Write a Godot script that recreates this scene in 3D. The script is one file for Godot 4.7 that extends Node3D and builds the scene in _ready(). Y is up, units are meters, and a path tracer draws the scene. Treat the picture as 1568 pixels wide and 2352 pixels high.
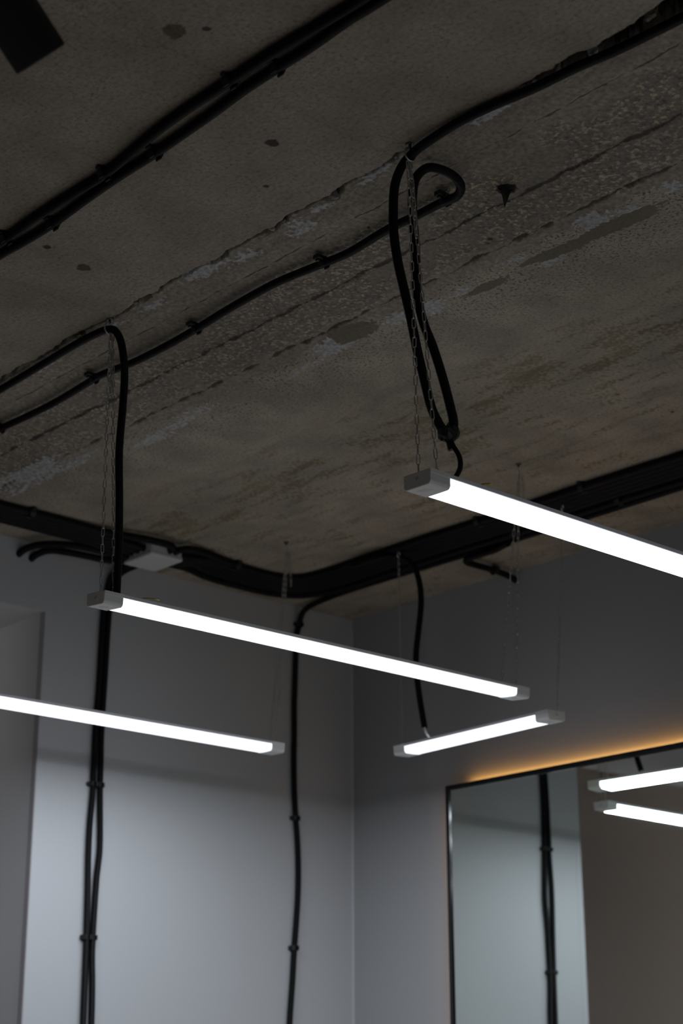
extends Node3D
# A corner of a room with a bare concrete ceiling, LED battens on chains, corrugated cable conduits and a backlit mirror.
# Metres, y up, floor at 0, ceiling at 3. The camera stands at (0, 1.5, 0).

const CEIL := 3.0
const WALL_Z := -3.952      # left wall
const WALL_X := 3.631       # right wall
const TEX := 2048
const TX0 := 0.2            # detailed ceiling: from x, over a width ...
const TXW := 3.45
const TZ0 := -3.97
const TZW := 3.3

var names := {}
var M := {}
var rng := RandomNumberGenerator.new()
var n_line := FastNoiseLite.new()
var rows_color := []
var rows_height := []
var im_fine: PackedByteArray
var im_chip: PackedByteArray
var im_cell: PackedByteArray
var im_stain: PackedByteArray
var im_streak: PackedByteArray
var im_pit: PackedByteArray


func _ready() -> void:
	rng.seed = 7
	# camera
	var cam := Camera3D.new()
	cam.name = "camera"
	cam.position = Vector3(0, 1.5, 0)
	cam.rotation = Vector3(0.334915, -0.736933, -0.001947)
	cam.fov = 32.9973
	cam.near = 0.05
	cam.far = 60.0
	var lens := CameraAttributesPhysical.new()
	lens.frustum_focal_length = 40.5148
	lens.frustum_focus_distance = 3.05
	lens.frustum_near = 0.05
	lens.frustum_far = 60.0
	lens.exposure_aperture = 3.2
	cam.attributes = lens
	add_child(cam)
	cam.current = true
	# environment
	var env := Environment.new()
	env.background_mode = Environment.BG_COLOR
	env.background_color = Color(0.77, 0.765, 0.765)      # dull daylight, through the window at the end of the passage
	env.tonemap_mode = Environment.TONE_MAPPER_LINEAR
	env.tonemap_exposure = 1.0
	env.background_energy_multiplier = 15.0
	env.sdfgi_enabled = true
	env.ssao_enabled = true
	env.ssil_enabled = true
	var we := WorldEnvironment.new()
	we.name = "environment"
	we.environment = env
	add_child(we)
	materials()
	room()
	ceiling()
	lamps()
	conduits()
	mirror()
	small_things()


# ---------------------------------------------------------------- helpers
func numbered(called: String) -> String:
	var k: int = names.get(called, 0)
	names[called] = k + 1
	return called if k == 0 else "%s_%03d" % [called, k]


func tag(o: Node3D, label := "", category := "", group := "", kind := "") -> Node3D:
	if label: o.set_meta("label", label)
	if category: o.set_meta("category", category)
	if group: o.set_meta("group", group)
	if kind: o.set_meta("kind", kind)
	return o


func thing(called: String, label: String, category: String, at := Vector3.ZERO, group := "") -> Node3D:
	var o := Node3D.new()
	o.name = numbered(called)
	add_child(o)
	o.position = at
	tag(o, label, category, group)
	return o


func put(called: String, mesh: Mesh, mat: Material, parent: Node = null) -> MeshInstance3D:
	var o := MeshInstance3D.new()
	o.name = numbered(called) if parent == null else called
	o.mesh = mesh
	o.material_override = mat
	if parent == null:
		add_child(o)
	else:
		parent.add_child(o, true)
	return o


func begin() -> SurfaceTool:
	var st := SurfaceTool.new()
	st.begin(Mesh.PRIMITIVE_TRIANGLES)
	st.set_smooth_group(-1)
	return st


func done(st: SurfaceTool) -> ArrayMesh:
	st.generate_normals()
	return st.commit()


func tri(st: SurfaceTool, a: Vector3, b: Vector3, c: Vector3, out: Vector3) -> void:
	st.add_vertex(a)
	if (b - a).cross(c - a).dot(out) > 0.0:
		st.add_vertex(c); st.add_vertex(b)
	else:
		st.add_vertex(b); st.add_vertex(c)


func quad(st: SurfaceTool, a: Vector3, b: Vector3, c: Vector3, d: Vector3, out: Vector3) -> void:
	tri(st, a, b, c, out)
	tri(st, a, c, d, out)


# a box with chamfered edges, in the frame t, size s
func cbox(st: SurfaceTool, t: Transform3D, s: Vector3, bev := 0.0) -> void:
	var h := s / 2.0
	var v := {}
	for sx in [-1, 1]:
		for sy in [-1, 1]:
			for sz in [-1, 1]:
				var k := Vector3i(sx, sy, sz)
				v[k] = [t * Vector3(sx * h.x, sy * (h.y - bev), sz * (h.z - bev)), t * Vector3(sx * (h.x - bev), sy * h.y, sz * (h.z - bev)), t * Vector3(sx * (h.x - bev), sy * (h.y - bev), sz * h.z)]
				if bev > 0.0:
					tri(st, v[k][0], v[k][1], v[k][2], t.basis * Vector3(sx, sy, sz))
	for ax in 3:
		var b := (ax + 1) % 3
		var c := (ax + 2) % 3
		for s1 in [-1, 1]:
			var q := []
			for uv in [[-1, -1], [1, -1], [1, 1], [-1, 1]]:
				var k := Vector3i.ZERO
				k[ax] = s1; k[b] = uv[0]; k[c] = uv[1]
				q.append(v[k][ax])
			var o := Vector3.ZERO
			o[ax] = s1
			quad(st, q[0], q[1], q[2], q[3], t.basis * o)
			if bev > 0.0:
				for s2 in [-1, 1]:      # the edge between faces ax and b
					var k0 := Vector3i.ZERO
					k0[ax] = s1; k0[b] = s2; k0[c] = -1
					var k1 := k0
					k1[c] = 1
					o[b] = s2
					quad(st, v[k0][ax], v[k0][b], v[k1][b], v[k1][ax], t.basis * o)
					o[b] = 0


func box(lo: Vector3, hi: Vector3, bev := 0.0) -> ArrayMesh:
	var st := begin()
	cbox(st, Transform3D(Basis.IDENTITY, (lo + hi) / 2.0), hi - lo, bev)
	return done(st)


# profile: points (z, y) of a convex outline, run along x from x0 to x1; inset of the end faces gives a chamfer
func prism(st: SurfaceTool, profile: PackedVector2Array, x0: float, x1: float, ch0 := 0.0, ch1 := 0.0) -> void:
	var mid := Vector2.ZERO
	for p in profile: mid += p
	mid /= profile.size()
	var rings := [[x0, ch0], [x0 + ch0, 0.0], [x1 - ch1, 0.0], [x1, ch1]]
	var n := profile.size()
	var at := func(r: Array, i: int) -> Vector3:
		var p: Vector2 = profile[i % n]
		var d := p - mid
		p = mid + Vector2(d.x - signf(d.x) * minf(r[1], absf(d.x)), d.y - signf(d.y) * minf(r[1], absf(d.y)))
		return Vector3(r[0], p.y, p.x)
	for k in 3:
		if rings[k + 1][0] - rings[k][0] < 1e-7: continue
		for i in n:
			var a: Vector3 = at.call(rings[k], i)
			var b: Vector3 = at.call(rings[k], i + 1)
			var c: Vector3 = at.call(rings[k + 1], i + 1)
			var d: Vector3 = at.call(rings[k + 1], i)
			var m := (a + b + c + d) / 4.0
			quad(st, a, b, c, d, Vector3(0, m.y - mid.y, m.z - mid.x) + Vector3(-1 if k == 0 else (1 if k == 2 else 0), 0, 0) * 0.004)
	for e in [0, 3]:
		var c0 := Vector3(rings[e][0], mid.y, mid.x)
		for i in n:
			tri(st, c0, at.call(rings[e], i), at.call(rings[e], i + 1), Vector3(-1 if e == 0 else 1, 0, 0))


# a tube along points; corrugated when pitch > 0
func tube(points: Array, r: float, pitch := 0.0, sides := 10, step := 0.004, caps := true) -> ArrayMesh:
	var pts := PackedVector3Array()
	var n := points.size()
	for i in n - 1:
		var p0: Vector3 = points[maxi(i - 1, 0)]
		var p1: Vector3 = points[i]
		var p2: Vector3 = points[i + 1]
		var p3: Vector3 = points[mini(i + 2, n - 1)]
		var d1 := p1.distance_to(p2)
		var m1 := (p2 - p0) * (d1 / maxf(1e-6, p1.distance_to(p0) + d1))
		var m2 := (p3 - p1) * (d1 / maxf(1e-6, p3.distance_to(p2) + d1))
		var k := maxi(2, int(d1 / 0.006))
		for j in k:
			var t := float(j) / k
			var t2 := t * t
			var t3 := t2 * t
			pts.append(p1 * (2 * t3 - 3 * t2 + 1) + m1 * (t3 - 2 * t2 + t) + p2 * (-2 * t3 + 3 * t2) + m2 * (t3 - t2))
	pts.append(points[n - 1])
	var ds := pitch / 4.0 if pitch > 0.0 else step
	var path := PackedVector3Array()
	path.append(pts[0])
	var left := ds
	for i in pts.size() - 1:
		var a := pts[i]
		var b := pts[i + 1]
		var l := a.distance_to(b)
		var s := left
		while s <= l:
			path.append(a.lerp(b, s / l))
			s += ds
		left = s - l
	var V := PackedVector3Array()
	var N := PackedVector3Array()
	var I := PackedInt32Array()
	var rings := path.size()
	var nx := Vector3.UP
	var t0 := (path[1] - path[0]).normalized()
	if absf(nx.dot(t0)) > 0.9: nx = Vector3.RIGHT
	var rib: Array[float] = [1.0, 1.0, 0.925, 0.925]
	var slope: Array[float] = [0.5, -0.5, -0.5, 0.5]
	for i in rings:
		var t := (path[mini(i + 1, rings - 1)] - path[maxi(i - 1, 0)]).normalized()
		nx = (nx - t * nx.dot(t)).normalized()
		var ny := t.cross(nx)
		var rr := r
		var sl := 0.0
		if pitch > 0.0:
			rr = r * rib[i % 4]
			sl = slope[i % 4]
		for j in sides:
			var a := TAU * j / sides
			var d := nx * cos(a) + ny * sin(a)
			V.append(path[i] + d * rr)
			N.append((d + t * sl).normalized())
	for i in rings - 1:
		for j in sides:
			var a := i * sides + j
			var b := i * sides + (j + 1) % sides
			I.append_array(PackedInt32Array([a, a + sides, b, b, a + sides, b + sides]))
	if caps:
		for e in [0, rings - 1]:
			var t := (path[1] - path[0]).normalized() * -1.0 if e == 0 else (path[rings - 1] - path[rings - 2]).normalized()
			var at := V.size()
			V.append(path[e]); N.append(t)
			for j in sides:
				V.append(V[e * sides + j]); N.append(t)
			for j in sides:
				var b := at + 1 + j
				var c := at + 1 + (j + 1) % sides
				if e == 0: I.append_array(PackedInt32Array([at, b, c]))
				else: I.append_array(PackedInt32Array([at, c, b]))
	var arr := []
	arr.resize(Mesh.ARRAY_MAX)
	arr[Mesh.ARRAY_VERTEX] = V
	arr[Mesh.ARRAY_NORMAL] = N
	arr[Mesh.ARRAY_INDEX] = I
	var m := ArrayMesh.new()
	m.add_surface_from_arrays(Mesh.PRIMITIVE_TRIANGLES, arr)
	return m


# a body of revolution about +y: points (radius, y)
func lathe(profile: Array, seg := 28) -> ArrayMesh:
	var st := begin()
	for i in profile.size() - 1:
		var p: Vector2 = profile[i]
		var q: Vector2 = profile[i + 1]
		var nrm := Vector2(-(q.y - p.y), q.x - p.x) * -1.0
		for j in seg:
			var a0 := TAU * j / seg
			var a1 := TAU * (j + 1) / seg
			var e0 := Vector3(cos(a0), 0, sin(a0))
			var e1 := Vector3(cos(a1), 0, sin(a1))
			var em := (e0 + e1).normalized()
			quad(st, e0 * p.x + Vector3.UP * p.y, e1 * p.x + Vector3.UP * p.y, e1 * q.x + Vector3.UP * q.y, e0 * q.x + Vector3.UP * q.y, em * nrm.x + Vector3.UP * nrm.y)
	return done(st)


func paint(r: float, g: float, b: float, rough: float, metal := 0.0) -> StandardMaterial3D:   # colours are linear values
	var m := StandardMaterial3D.new()
	m.albedo_color = Color(r, g, b).linear_to_srgb()
	m.roughness = rough
	m.metallic = metal
	return m


func noise_tex(freq: float, size := 512, seed_ := 1, normal := false, bump := 2.0) -> NoiseTexture2D:
	var n := FastNoiseLite.new()
	n.seed = seed_
	n.frequency = freq
	n.noise_type = FastNoiseLite.TYPE_SIMPLEX_SMOOTH
	var t := NoiseTexture2D.new()
	t.width = size
	t.height = size
	t.seamless = true
	t.noise = n
	t.as_normal_map = normal
	t.bump_strength = bump
	return t


func materials() -> void:
	var w := paint(0.44, 0.45, 0.465, 0.62)
	w.normal_enabled = true
	w.normal_texture = noise_tex(0.02, 512, 3, true, 1.0)
	w.normal_scale = 0.10
	w.uv1_triplanar = true
	w.uv1_world_triplanar = true
	w.uv1_scale = Vector3(3, 3, 3)
	M.wall = w
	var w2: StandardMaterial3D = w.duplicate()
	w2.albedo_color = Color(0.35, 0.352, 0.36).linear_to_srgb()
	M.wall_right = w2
	M.floor = paint(0.56, 0.515, 0.455, 0.5)
	M.far_wall = paint(0.35, 0.35, 0.35, 0.7)
	M.dark_wall = paint(0.10, 0.10, 0.10, 0.7)
	M.alcove = paint(0.275, 0.215, 0.19, 0.8)
	M.trim = paint(0.55, 0.56, 0.58, 0.5)
	M.trim_dark = paint(0.28, 0.27, 0.28, 0.6)
	M.conduit = paint(0.0055, 0.0055, 0.0065, 0.46)
	M.conduit.metallic_specular = 0.3
	M.clip = paint(0.010, 0.010, 0.011, 0.5)
	M.tape = paint(0.006, 0.006, 0.007, 0.4)
	M.steel = paint(0.62, 0.62, 0.60, 0.30, 1.0)
	M.zinc = paint(0.55, 0.55, 0.56, 0.4, 1.0)
	M.housing = paint(0.78, 0.79, 0.82, 0.45)
	M.cap = paint(0.84, 0.84, 0.84, 0.5)
	M.hook = paint(0.14, 0.14, 0.14, 0.45, 1.0)
	M.screw = paint(0.75, 0.75, 0.74, 0.25, 1.0)
	var d := paint(0.8, 0.8, 0.8, 0.5)
	d.emission_enabled = true
	d.emission = Color(0.95, 0.97, 1.0)
	d.emission_energy_multiplier = 1.7
	M.diffuser = d
	M.box = paint(0.55, 0.55, 0.56, 0.55)
	M.black = paint(0.008, 0.008, 0.008, 0.6)
	M.frame = paint(0.006, 0.006, 0.007, 0.13)
	M.mirror = paint(0.78, 0.835, 0.80, 0.015, 1.0)
	M.backing = paint(0.05, 0.05, 0.05, 0.7)
	var l := paint(0.8, 0.6, 0.4, 0.6)
	l.emission_enabled = true
	l.emission = Color(1.0, 0.62, 0.25)
	l.emission_energy_multiplier = 2.0
	M.led = l
	M.yellow = paint(0.55, 0.42, 0.03, 0.5)
	M.mortar = paint(0.30, 0.29, 0.27, 0.9)
	M.chipstone = paint(0.22, 0.19, 0.14, 0.9)


# ---------------------------------------------------------------- the setting
func room() -> void:
	tag(put("floor", box(Vector3(-3.25, -0.15, -5.25), Vector3(3.75, 0.0, 3.1)), M.floor), "grey floor of the room", "", "", "structure")
	# the left wall with its tall opening
	var st := begin()
	for b in [[Vector3(2.482, 0, -4.45), Vector3(3.75, CEIL, WALL_Z)], [Vector3(0.7, 2.81, -4.45), Vector3(2.482, CEIL, WALL_Z)], [Vector3(-3.1, 0, -4.45), Vector3(0.7, CEIL, WALL_Z)]]:
		var lo: Vector3 = b[0]
		var hi: Vector3 = b[1]
		cbox(st, Transform3D(Basis.IDENTITY, (lo + hi) / 2.0), hi - lo)
	tag(put("wall_left", done(st), M.wall), "pale grey painted wall with the tall recess", "", "", "structure")
	# the passage behind the opening, with a window at its end
	tag(put("wall_alcove", box(Vector3(-1.3, 0, -5.25), Vector3(2.7, CEIL, -5.1)), M.alcove), "brown back wall of the passage behind the tall opening", "", "", "structure")
	tag(put("wall_passage", box(Vector3(2.482, 0, -5.1), Vector3(2.632, CEIL, -4.45)), M.wall), "right end wall of the passage behind the opening", "", "", "structure")
	var wn := Node3D.new()
	wn.name = "window_1"
	add_child(wn)
	tag(wn, "window at the end of the passage", "", "", "structure")
	put("sill_wall", box(Vector3(-1.3, 0, -5.1), Vector3(-1.15, 0.7, -4.45)), M.wall, wn)
	put("window_frame", box(Vector3(-1.26, 0.7, -5.1), Vector3(-1.2, 0.74, -4.45), 0.003), M.trim, wn)
	put("window_frame", box(Vector3(-1.26, 2.96, -5.1), Vector3(-1.2, 3.0, -4.45), 0.003), M.trim, wn)
	var pane := paint(0.9, 0.95, 0.95, 0.0)
	pane.transparency = BaseMaterial3D.TRANSPARENCY_ALPHA
	pane.albedo_color.a = 0.06
	put("pane", box(Vector3(-1.234, 0.74, -5.1), Vector3(-1.228, 2.96, -4.45)), pane, wn)
	tag(put("ceiling_passage", box(Vector3(-1.3, CEIL, -5.25), Vector3(2.7, CEIL + 0.2, -4.45)), M.far_wall), "ceiling of the passage behind the opening", "", "", "structure")
	tag(put("wall_right", box(Vector3(WALL_X, 0, -4.45), Vector3(WALL_X + 0.15, CEIL, 3.1)), M.wall_right), "pale grey painted wall behind the mirror", "", "", "structure")
	tag(put("wall_back", box(Vector3(-3.1, 0, 3.0), Vector3(3.75, CEIL, 3.15)), M.far_wall), "wall behind the viewer", "", "", "structure")
	tag(put("wall_side", box(Vector3(-3.25, 0, -4.45), Vector3(-3.1, CEIL, 3.15)), M.dark_wall), "wall opposite the mirror", "", "", "structure")
	# the caulk in the corner and the profile round the opening
	st = begin()
	var cs := PackedVector2Array([Vector2(0, 0), Vector2(0.004, 0), Vector2(0, 0.004)])
	prism(st, cs, 0.0, CEIL - 0.03)
	var caulk := put("trim_1", done(st), M.wall)
	caulk.transform = Transform3D(Basis(Vector3(0, 1, 0), Vector3(0, 0, 1), Vector3(-1, 0, 0)), Vector3(WALL_X, 0, WALL_Z))
	tag(caulk, "thin pale caulk line in the corner of the two walls", "", "", "structure")
	var tr := Node3D.new()
	tr.name = "trim_2"
	add_child(tr)
	tag(tr, "corner profile round the tall recess", "", "", "structure")
	put("face_strip", box(Vector3(2.4835, 0, WALL_Z), Vector3(2.508, 2.81, WALL_Z + 0.0006), 0.0002), M.wall, tr)
	put("return_strip", box(Vector3(2.4795, 0, WALL_Z - 0.020), Vector3(2.4835, 2.81, WALL_Z + 0.0006), 0.0004), M.trim_dark, tr)


# ---------------------------------------------------------------- the concrete ceiling
func smooth(a: float, b: float, x: float) -> float:
	var t := clampf((x - a) / (b - a), 0.0, 1.0)
	return t * t * (3.0 - 2.0 * t)


func crack_x(z: float) -> float:      # edge of the smooth slab
	return 1.757 + 0.012 * n_line.get_noise_2d(z * 60.0, 3.0) + 0.004 * n_line.get_noise_2d(z * 400.0, 9.0) - 0.018 * smooth(-1.45, -1.1, z)


func crack_w(z: float) -> float:      # width of the open joint beside it
	return 0.0060 + 0.022 * maxf(0.0, n_line.get_noise_2d(z * 130.0, 40.0)) + 0.05 * smooth(-1.65, -1.15, z)


func seam_x(z: float) -> float:       # where the cast band meets the far slab
	return 2.165 + 0.02 * n_line.get_noise_2d(z * 60.0, 70.0) + 0.008 * n_line.get_noise_2d(z * 500.0, 90.0)


const PATCHES := [[2.219, -2.03, 0.017, 0.075], [2.175, -2.335, 0.026, 0.055], [2.155, -2.375, 0.016, 0.03], [2.213, -1.74, 0.020, 0.15], [2.205, -1.86, 0.012, 0.07]]
const LIME := [[1.78, -2.344, 0.018, 0.06], [1.798, -2.249, 0.013, 0.04], [1.803, -2.094, 0.03, 0.03], [1.771, -1.867, 0.018, 0.045], [1.784, -2.015, 0.008, 0.031], [1.794, -2.639, 0.009, 0.033], [1.795, -2.53, 0.012, 0.038], [1.797, -2.939, 0.015, 0.059], [1.783, -1.611, 0.009, 0.034], [1.787, -1.482, 0.009, 0.028], [2.21, -3.112, 0.023, 0.059], [2.196, -2.943, 0.016, 0.079], [2.132, -3.518, 0.038, 0.169], [2.169, -3.342, 0.017, 0.09], [2.212, -2.567, 0.015, 0.076], [2.186, -2.44, 0.026, 0.053], [2.19, -2.255, 0.028, 0.043], [2.2, -2.166, 0.039, 0.041], [2.199, -2.077, 0.016, 0.029], [2.175, -1.929, 0.013, 0.064], [2.235, -1.874, 0.011, 0.026], [2.182, -1.731, 0.023, 0.034], [2.188, -1.652, 0.012, 0.038], [2.178, -1.559, 0.017, 0.027]]
const SPOTS := [[1.578, -1.906, 0.012, 0.06, 0.035, 0.03], [1.305, -1.729, 0.008, 0.07, 0.065, 0.06], [1.272, -1.764, 0.016, 0.12, 0.10, 0.06], [1.599, -2.482, 0.013, 0.10, 0.075, 0.045], [1.504, -2.458, 0.006, 0.05, 0.045, 0.04], [1.66, -2.02, 0.006, 0.06, 0.05, 0.03], [1.978, -1.759, 0.016, 0.004, 0.004, 0.004], [1.90, -2.02, 0.005, 0.03, 0.03, 0.02], [2.82, -2.2, 0.008, 0.2, 0.13, 0.02], [2.99, -2.18, 0.005, 0.13, 0.02, 0.02], [2.09, -1.9, 0.007, 0.03, 0.03, 0.025]]


func picture_rows(part: int) -> void:
	var rows := TEX / 32
	var color := PackedByteArray()
	var height := PackedByteArray()
	color.resize(rows * TEX * 3)
	height.resize(rows * TEX)
	var at := 0
	for ry in rows:
		var py := part * rows + ry
		var z := TZ0 + TZW * (py + 0.5) / TEX
		var xc := crack_x(z)
		var gw := crack_w(z)
		var xs := seam_x(z)
		var l1 := 1.857 + 0.006 * n_line.get_noise_2d(z * 90.0, 120.0)
		var l2 := 2.012 + 0.006 * n_line.get_noise_2d(z * 90.0, 150.0)
		var l3 := 2.130 + 0.007 * n_line.get_noise_2d(z * 90.0, 180.0)
		var k1 := 0.0035 * clampf(0.4 + 2.2 * n_line.get_noise_2d(z * 160.0, 200.0), 0.0, 1.2)
		var k2 := 0.005 * clampf(0.55 + 2.2 * n_line.get_noise_2d(z * 160.0, 230.0), 0.1, 1.3)
		var k3 := 0.006 * clampf(0.5 + 2.4 * n_line.get_noise_2d(z * 160.0, 260.0), 0.0, 1.4)
		var perp := 1.0 - 0.10 * (exp(-pow((z + 2.14) / 0.004, 2.0)) + exp(-pow((z + 1.806) / 0.004, 2.0)) + exp(-pow((z + 2.62) / 0.004, 2.0)))
		var base := py * TEX
		var half := (py / 5) * TEX            # a stretched row: streaks that run along z
		for px in TEX:
			var x := TX0 + TXW * (px + 0.5) / TEX
			var i := base + px
			var fine := im_fine[i] / 255.0
			var stain := im_stain[i] / 255.0
			var chip := im_chip[i] / 255.0
			var cell := im_cell[i] / 255.0
			var streak := im_streak[half + px] / 255.0
			var r: float
			var g: float
			var b: float
			var h := 0.5
			if x < xc:                                        # the smooth slab
				var k := (0.78 + 0.44 * stain) * (0.89 + 0.22 * fine) * (0.88 + 0.24 * im_fine[(half + px * 3 + 5000) % im_fine.size()] / 255.0) * perp
				k *= 1.0 - 0.35 * smooth(0.70, 0.80, im_pit[i] / 255.0 * 0.6 + stain * 0.4)
				var near := smooth(0.10, 0.0, xc - x)
				k *= 1.0 + 0.22 * near * (streak - 0.4)
				r = 0.345 * k; g = 0.296 * k; b = 0.240 * k
				h = 0.55 + 0.07 * fine - 0.2 * smooth(0.70, 0.84, fine * 0.5 + cell * 0.5)
			elif x < xc + gw:                                 # the open joint
				var k := 0.25 + 0.9 * fine * cell
				r = 0.035 * k; g = 0.030 * k; b = 0.022 * k
				h = 0.1 + 0.5 * fine
			else:
				var eff := 0.0                                # white lime that seeped out along the joints
				for p in LIME:
					var u: float = (x - p[0]) / p[2]
					var v: float = (z - p[1]) / p[3]
					if absf(u) < 2.2 and absf(v) < 2.2:
						eff = maxf(eff, smooth(1.05, 0.75, sqrt(u * u + v * v) + 1.1 * (stain - 0.5) + 1.5 * (streak - 0.45) + 1.6 * (0.5 - fine)))
				if x < xs:                                    # the rough cast band with its aggregate
					var zone := smooth(1.86, 1.96, x) * (1.0 - smooth(2.09, 2.15, x))
					var bare := smooth(0.50, 0.70, stain * 0.55 + streak * 0.25 + 0.30 * zone)
					var k := (0.80 + 0.34 * streak) * (0.66 + 0.68 * fine) * (0.8 + 0.4 * stain)
					var stone := smooth(0.68, 0.72, cell) * bare      # the stones laid bare
					k *= lerpf(1.0, 0.72, bare) * (1.0 - 0.45 * bare * smooth(0.45, 0.85, chip))
					k *= 1.0 + stone * (0.60 + 0.8 * (cell - 0.70))
					var warm := smooth(0.86, 0.93, cell) * bare
					r = (0.315 + 0.05 * warm) * k; g = (0.272 + 0.03 * warm) * k; b = (0.222 - 0.02 * warm) * k
					h = 0.40 + 0.30 * fine + 0.3 * stone - 0.3 * bare * smooth(0.4, 0.9, chip)
					var dk := 0.0
					dk = maxf(dk, smooth(1.0, 0.3, absf(x - l1) / (k1 + 0.0006)))
					dk = maxf(dk, smooth(1.0, 0.3, absf(x - l2) / (k2 + 0.0006)))
					dk = maxf(dk, smooth(1.0, 0.3, absf(x - l3) / (k3 + 0.0006)))
					dk *= smooth(0.15, 0.5, fine + 0.2)
					r *= 1.0 - 0.72 * dk; g *= 1.0 - 0.74 * dk; b *= 1.0 - 0.78 * dk
					h -= 0.4 * dk
				else:                                         # the far slab: pitted beside the seam, smooth and stained beyond
					var pit := smooth(0.36, 0.05, x - xs) * smooth(0.30, 0.55, 0.30 + stain * 0.5)
					var k := (0.70 + 0.58 * stain) * (0.84 + 0.32 * fine)
					var hole := smooth(0.58, 0.68, im_pit[i] / 255.0 * 0.62 + fine * 0.38)
					k *= 1.0 - 0.62 * pit * hole
					var far := smooth(2.30, 2.6, x)
					k *= 1.0 - far * 0.20 * smooth(0.54, 0.72, streak * 0.65 + fine * 0.35)
					var soil := far * smooth(0.53, 0.70, streak * 0.27 + fine * 0.38 + stain * 0.35 + 0.12 * exp(-pow((x - 2.64) / 0.14, 2.0)) - 0.02)
					r = 0.385 * k * (1.0 - 0.42 * soil); g = 0.333 * k * (1.0 - 0.45 * soil); b = 0.268 * k * (1.0 - 0.58 * soil)
					h = 0.5 + 0.14 * fine - 0.45 * pit * hole
				for p in PATCHES:                             # grey-green smears of cement
					var u: float = (x - p[0]) / p[2]
					var v: float = (z - p[1]) / p[3]
					if absf(u) < 2.0 and absf(v) < 2.0:
						var q := smooth(1.08, 0.98, sqrt(u * u + v * v) + 1.1 * (stain - 0.5) + 0.5 * (streak - 0.5) + 0.35 * (fine - 0.5))
						r = lerpf(r, 0.175, q); g = lerpf(g, 0.150, q); b = lerpf(b, 0.105, q)
						eff *= 1.0 - q
						h = lerpf(h, 0.75, q)
				eff *= 0.85
				r = lerpf(r, 0.46 * (0.55 + 0.9 * fine), eff); g = lerpf(g, 0.46 * (0.55 + 0.9 * fine), eff); b = lerpf(b, 0.47 * (0.55 + 0.9 * fine), eff)
				h += 0.2 * eff
			for s in SPOTS:
				var dx: float = x - s[0]
				var dz: float = z - s[1]
				var rad: float = s[2]
				if absf(dx) < rad * 1.6 and absf(dz) < rad * 1.6:
					var q := smooth(1.05, 0.8, sqrt(dx * dx + dz * dz) / rad + 1.2 * (stain - 0.5) + 0.5 * (fine - 0.5))
					r = lerpf(r, s[3], q); g = lerpf(g, s[4], q); b = lerpf(b, s[5], q)
					h -= 0.3 * q
			color[at * 3] = int(255.0 * pow(clampf(r, 0.0, 1.0), 0.4545))
			color[at * 3 + 1] = int(255.0 * pow(clampf(g, 0.0, 1.0), 0.4545))
			color[at * 3 + 2] = int(255.0 * pow(clampf(b, 0.0, 1.0), 0.4545))
			height[at] = int(255.0 * clampf(h, 0.0, 1.0))
			at += 1
	rows_color[part] = color
	rows_height[part] = height


func noise_bytes(kind: int, freq: float, seed_: int, octaves := 4, cell_return := -1) -> PackedByteArray:
	var n := FastNoiseLite.new()
	n.seed = seed_
	n.noise_type = kind
	n.frequency = freq
	n.fractal_octaves = octaves
	if cell_return >= 0:
		n.fractal_type = FastNoiseLite.FRACTAL_NONE
		n.cellular_return_type = cell_return
	return n.get_image(TEX, TEX, false, false, true).get_data()


func relief(x: float, z: float, xc: float, gw: float, xs: float) -> float:   # height above the plane of the slab
	var h := 0.0008 * n_line.get_noise_2d(x * 300.0, z * 300.0)
	if x > xc:
		var d := x - xc
		var deep := smooth(-0.0005, 0.002, d) * smooth(gw + 0.004, gw - 0.002, d)
		h += 0.055 * deep * (0.75 + 0.7 * n_line.get_noise_2d(x * 900.0, z * 900.0))
		var band := smooth(xs + 0.02, xs - 0.01, x) * (1.0 - deep)
		h += band * (0.004 + 0.0022 * n_line.get_noise_2d(x * 1500.0, z * 1500.0) + 0.0015 * n_line.get_noise_2d(x * 400.0, z * 100.0))
		h += band * 0.003 * (smooth(1.853, 1.860, x) - smooth(2.008, 2.016, x))
		h += 0.006 * exp(-pow((x - 2.130 - 0.007 * n_line.get_noise_2d(z * 90.0, 180.0)) / 0.004, 2.0)) * clampf(0.5 + 2.4 * n_line.get_noise_2d(z * 160.0, 260.0), 0.0, 1.4)
	return h


func slab_mesh(xs_: Array, mats: String) -> ArrayMesh:
	var nz := 560
	var V := PackedVector3Array()
	var U := PackedVector2Array()
	var I := PackedInt32Array()
	var nx := xs_.size()
	for k in nz + 1:
		var z := TZ0 + TZW * k / nz
		var xc := crack_x(z)
		var gw := crack_w(z)
		var sx := seam_x(z)
		for c in xs_:
			# columns follow the wavering edges: those near the crack and the seam are shifted with them
			var x: float = c + (xc - 1.757) * exp(-pow((c - 1.757) / 0.05, 2.0)) + (sx - 2.165) * exp(-pow((c - 2.165) / 0.05, 2.0))
			V.append(Vector3(x, CEIL + relief(x, z, xc, gw, sx), z))
			U.append(Vector2((x - TX0) / TXW, (z - TZ0) / TZW))
	for k in nz:
		for c in nx - 1:
			var a := k * nx + c
			I.append_array(PackedInt32Array([a, a + nx, a + 1, a + 1, a + nx, a + nx + 1]))
	var st := SurfaceTool.new()
	var arr := []
	arr.resize(Mesh.ARRAY_MAX)
	arr[Mesh.ARRAY_VERTEX] = V
	arr[Mesh.ARRAY_TEX_UV] = U
	arr[Mesh.ARRAY_INDEX] = I
	var am := ArrayMesh.new()
	am.add_surface_from_arrays(Mesh.PRIMITIVE_TRIANGLES, arr)
	st.create_from(am, 0)
	st.generate_normals()
	var out := st.commit()
	return out


func span(a: float, b: float, step: float) -> Array:
	var o := []
	var n := int(ceil((b - a) / step))
	for i in n + 1: o.append(a + (b - a) * i / n)
	return o


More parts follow.
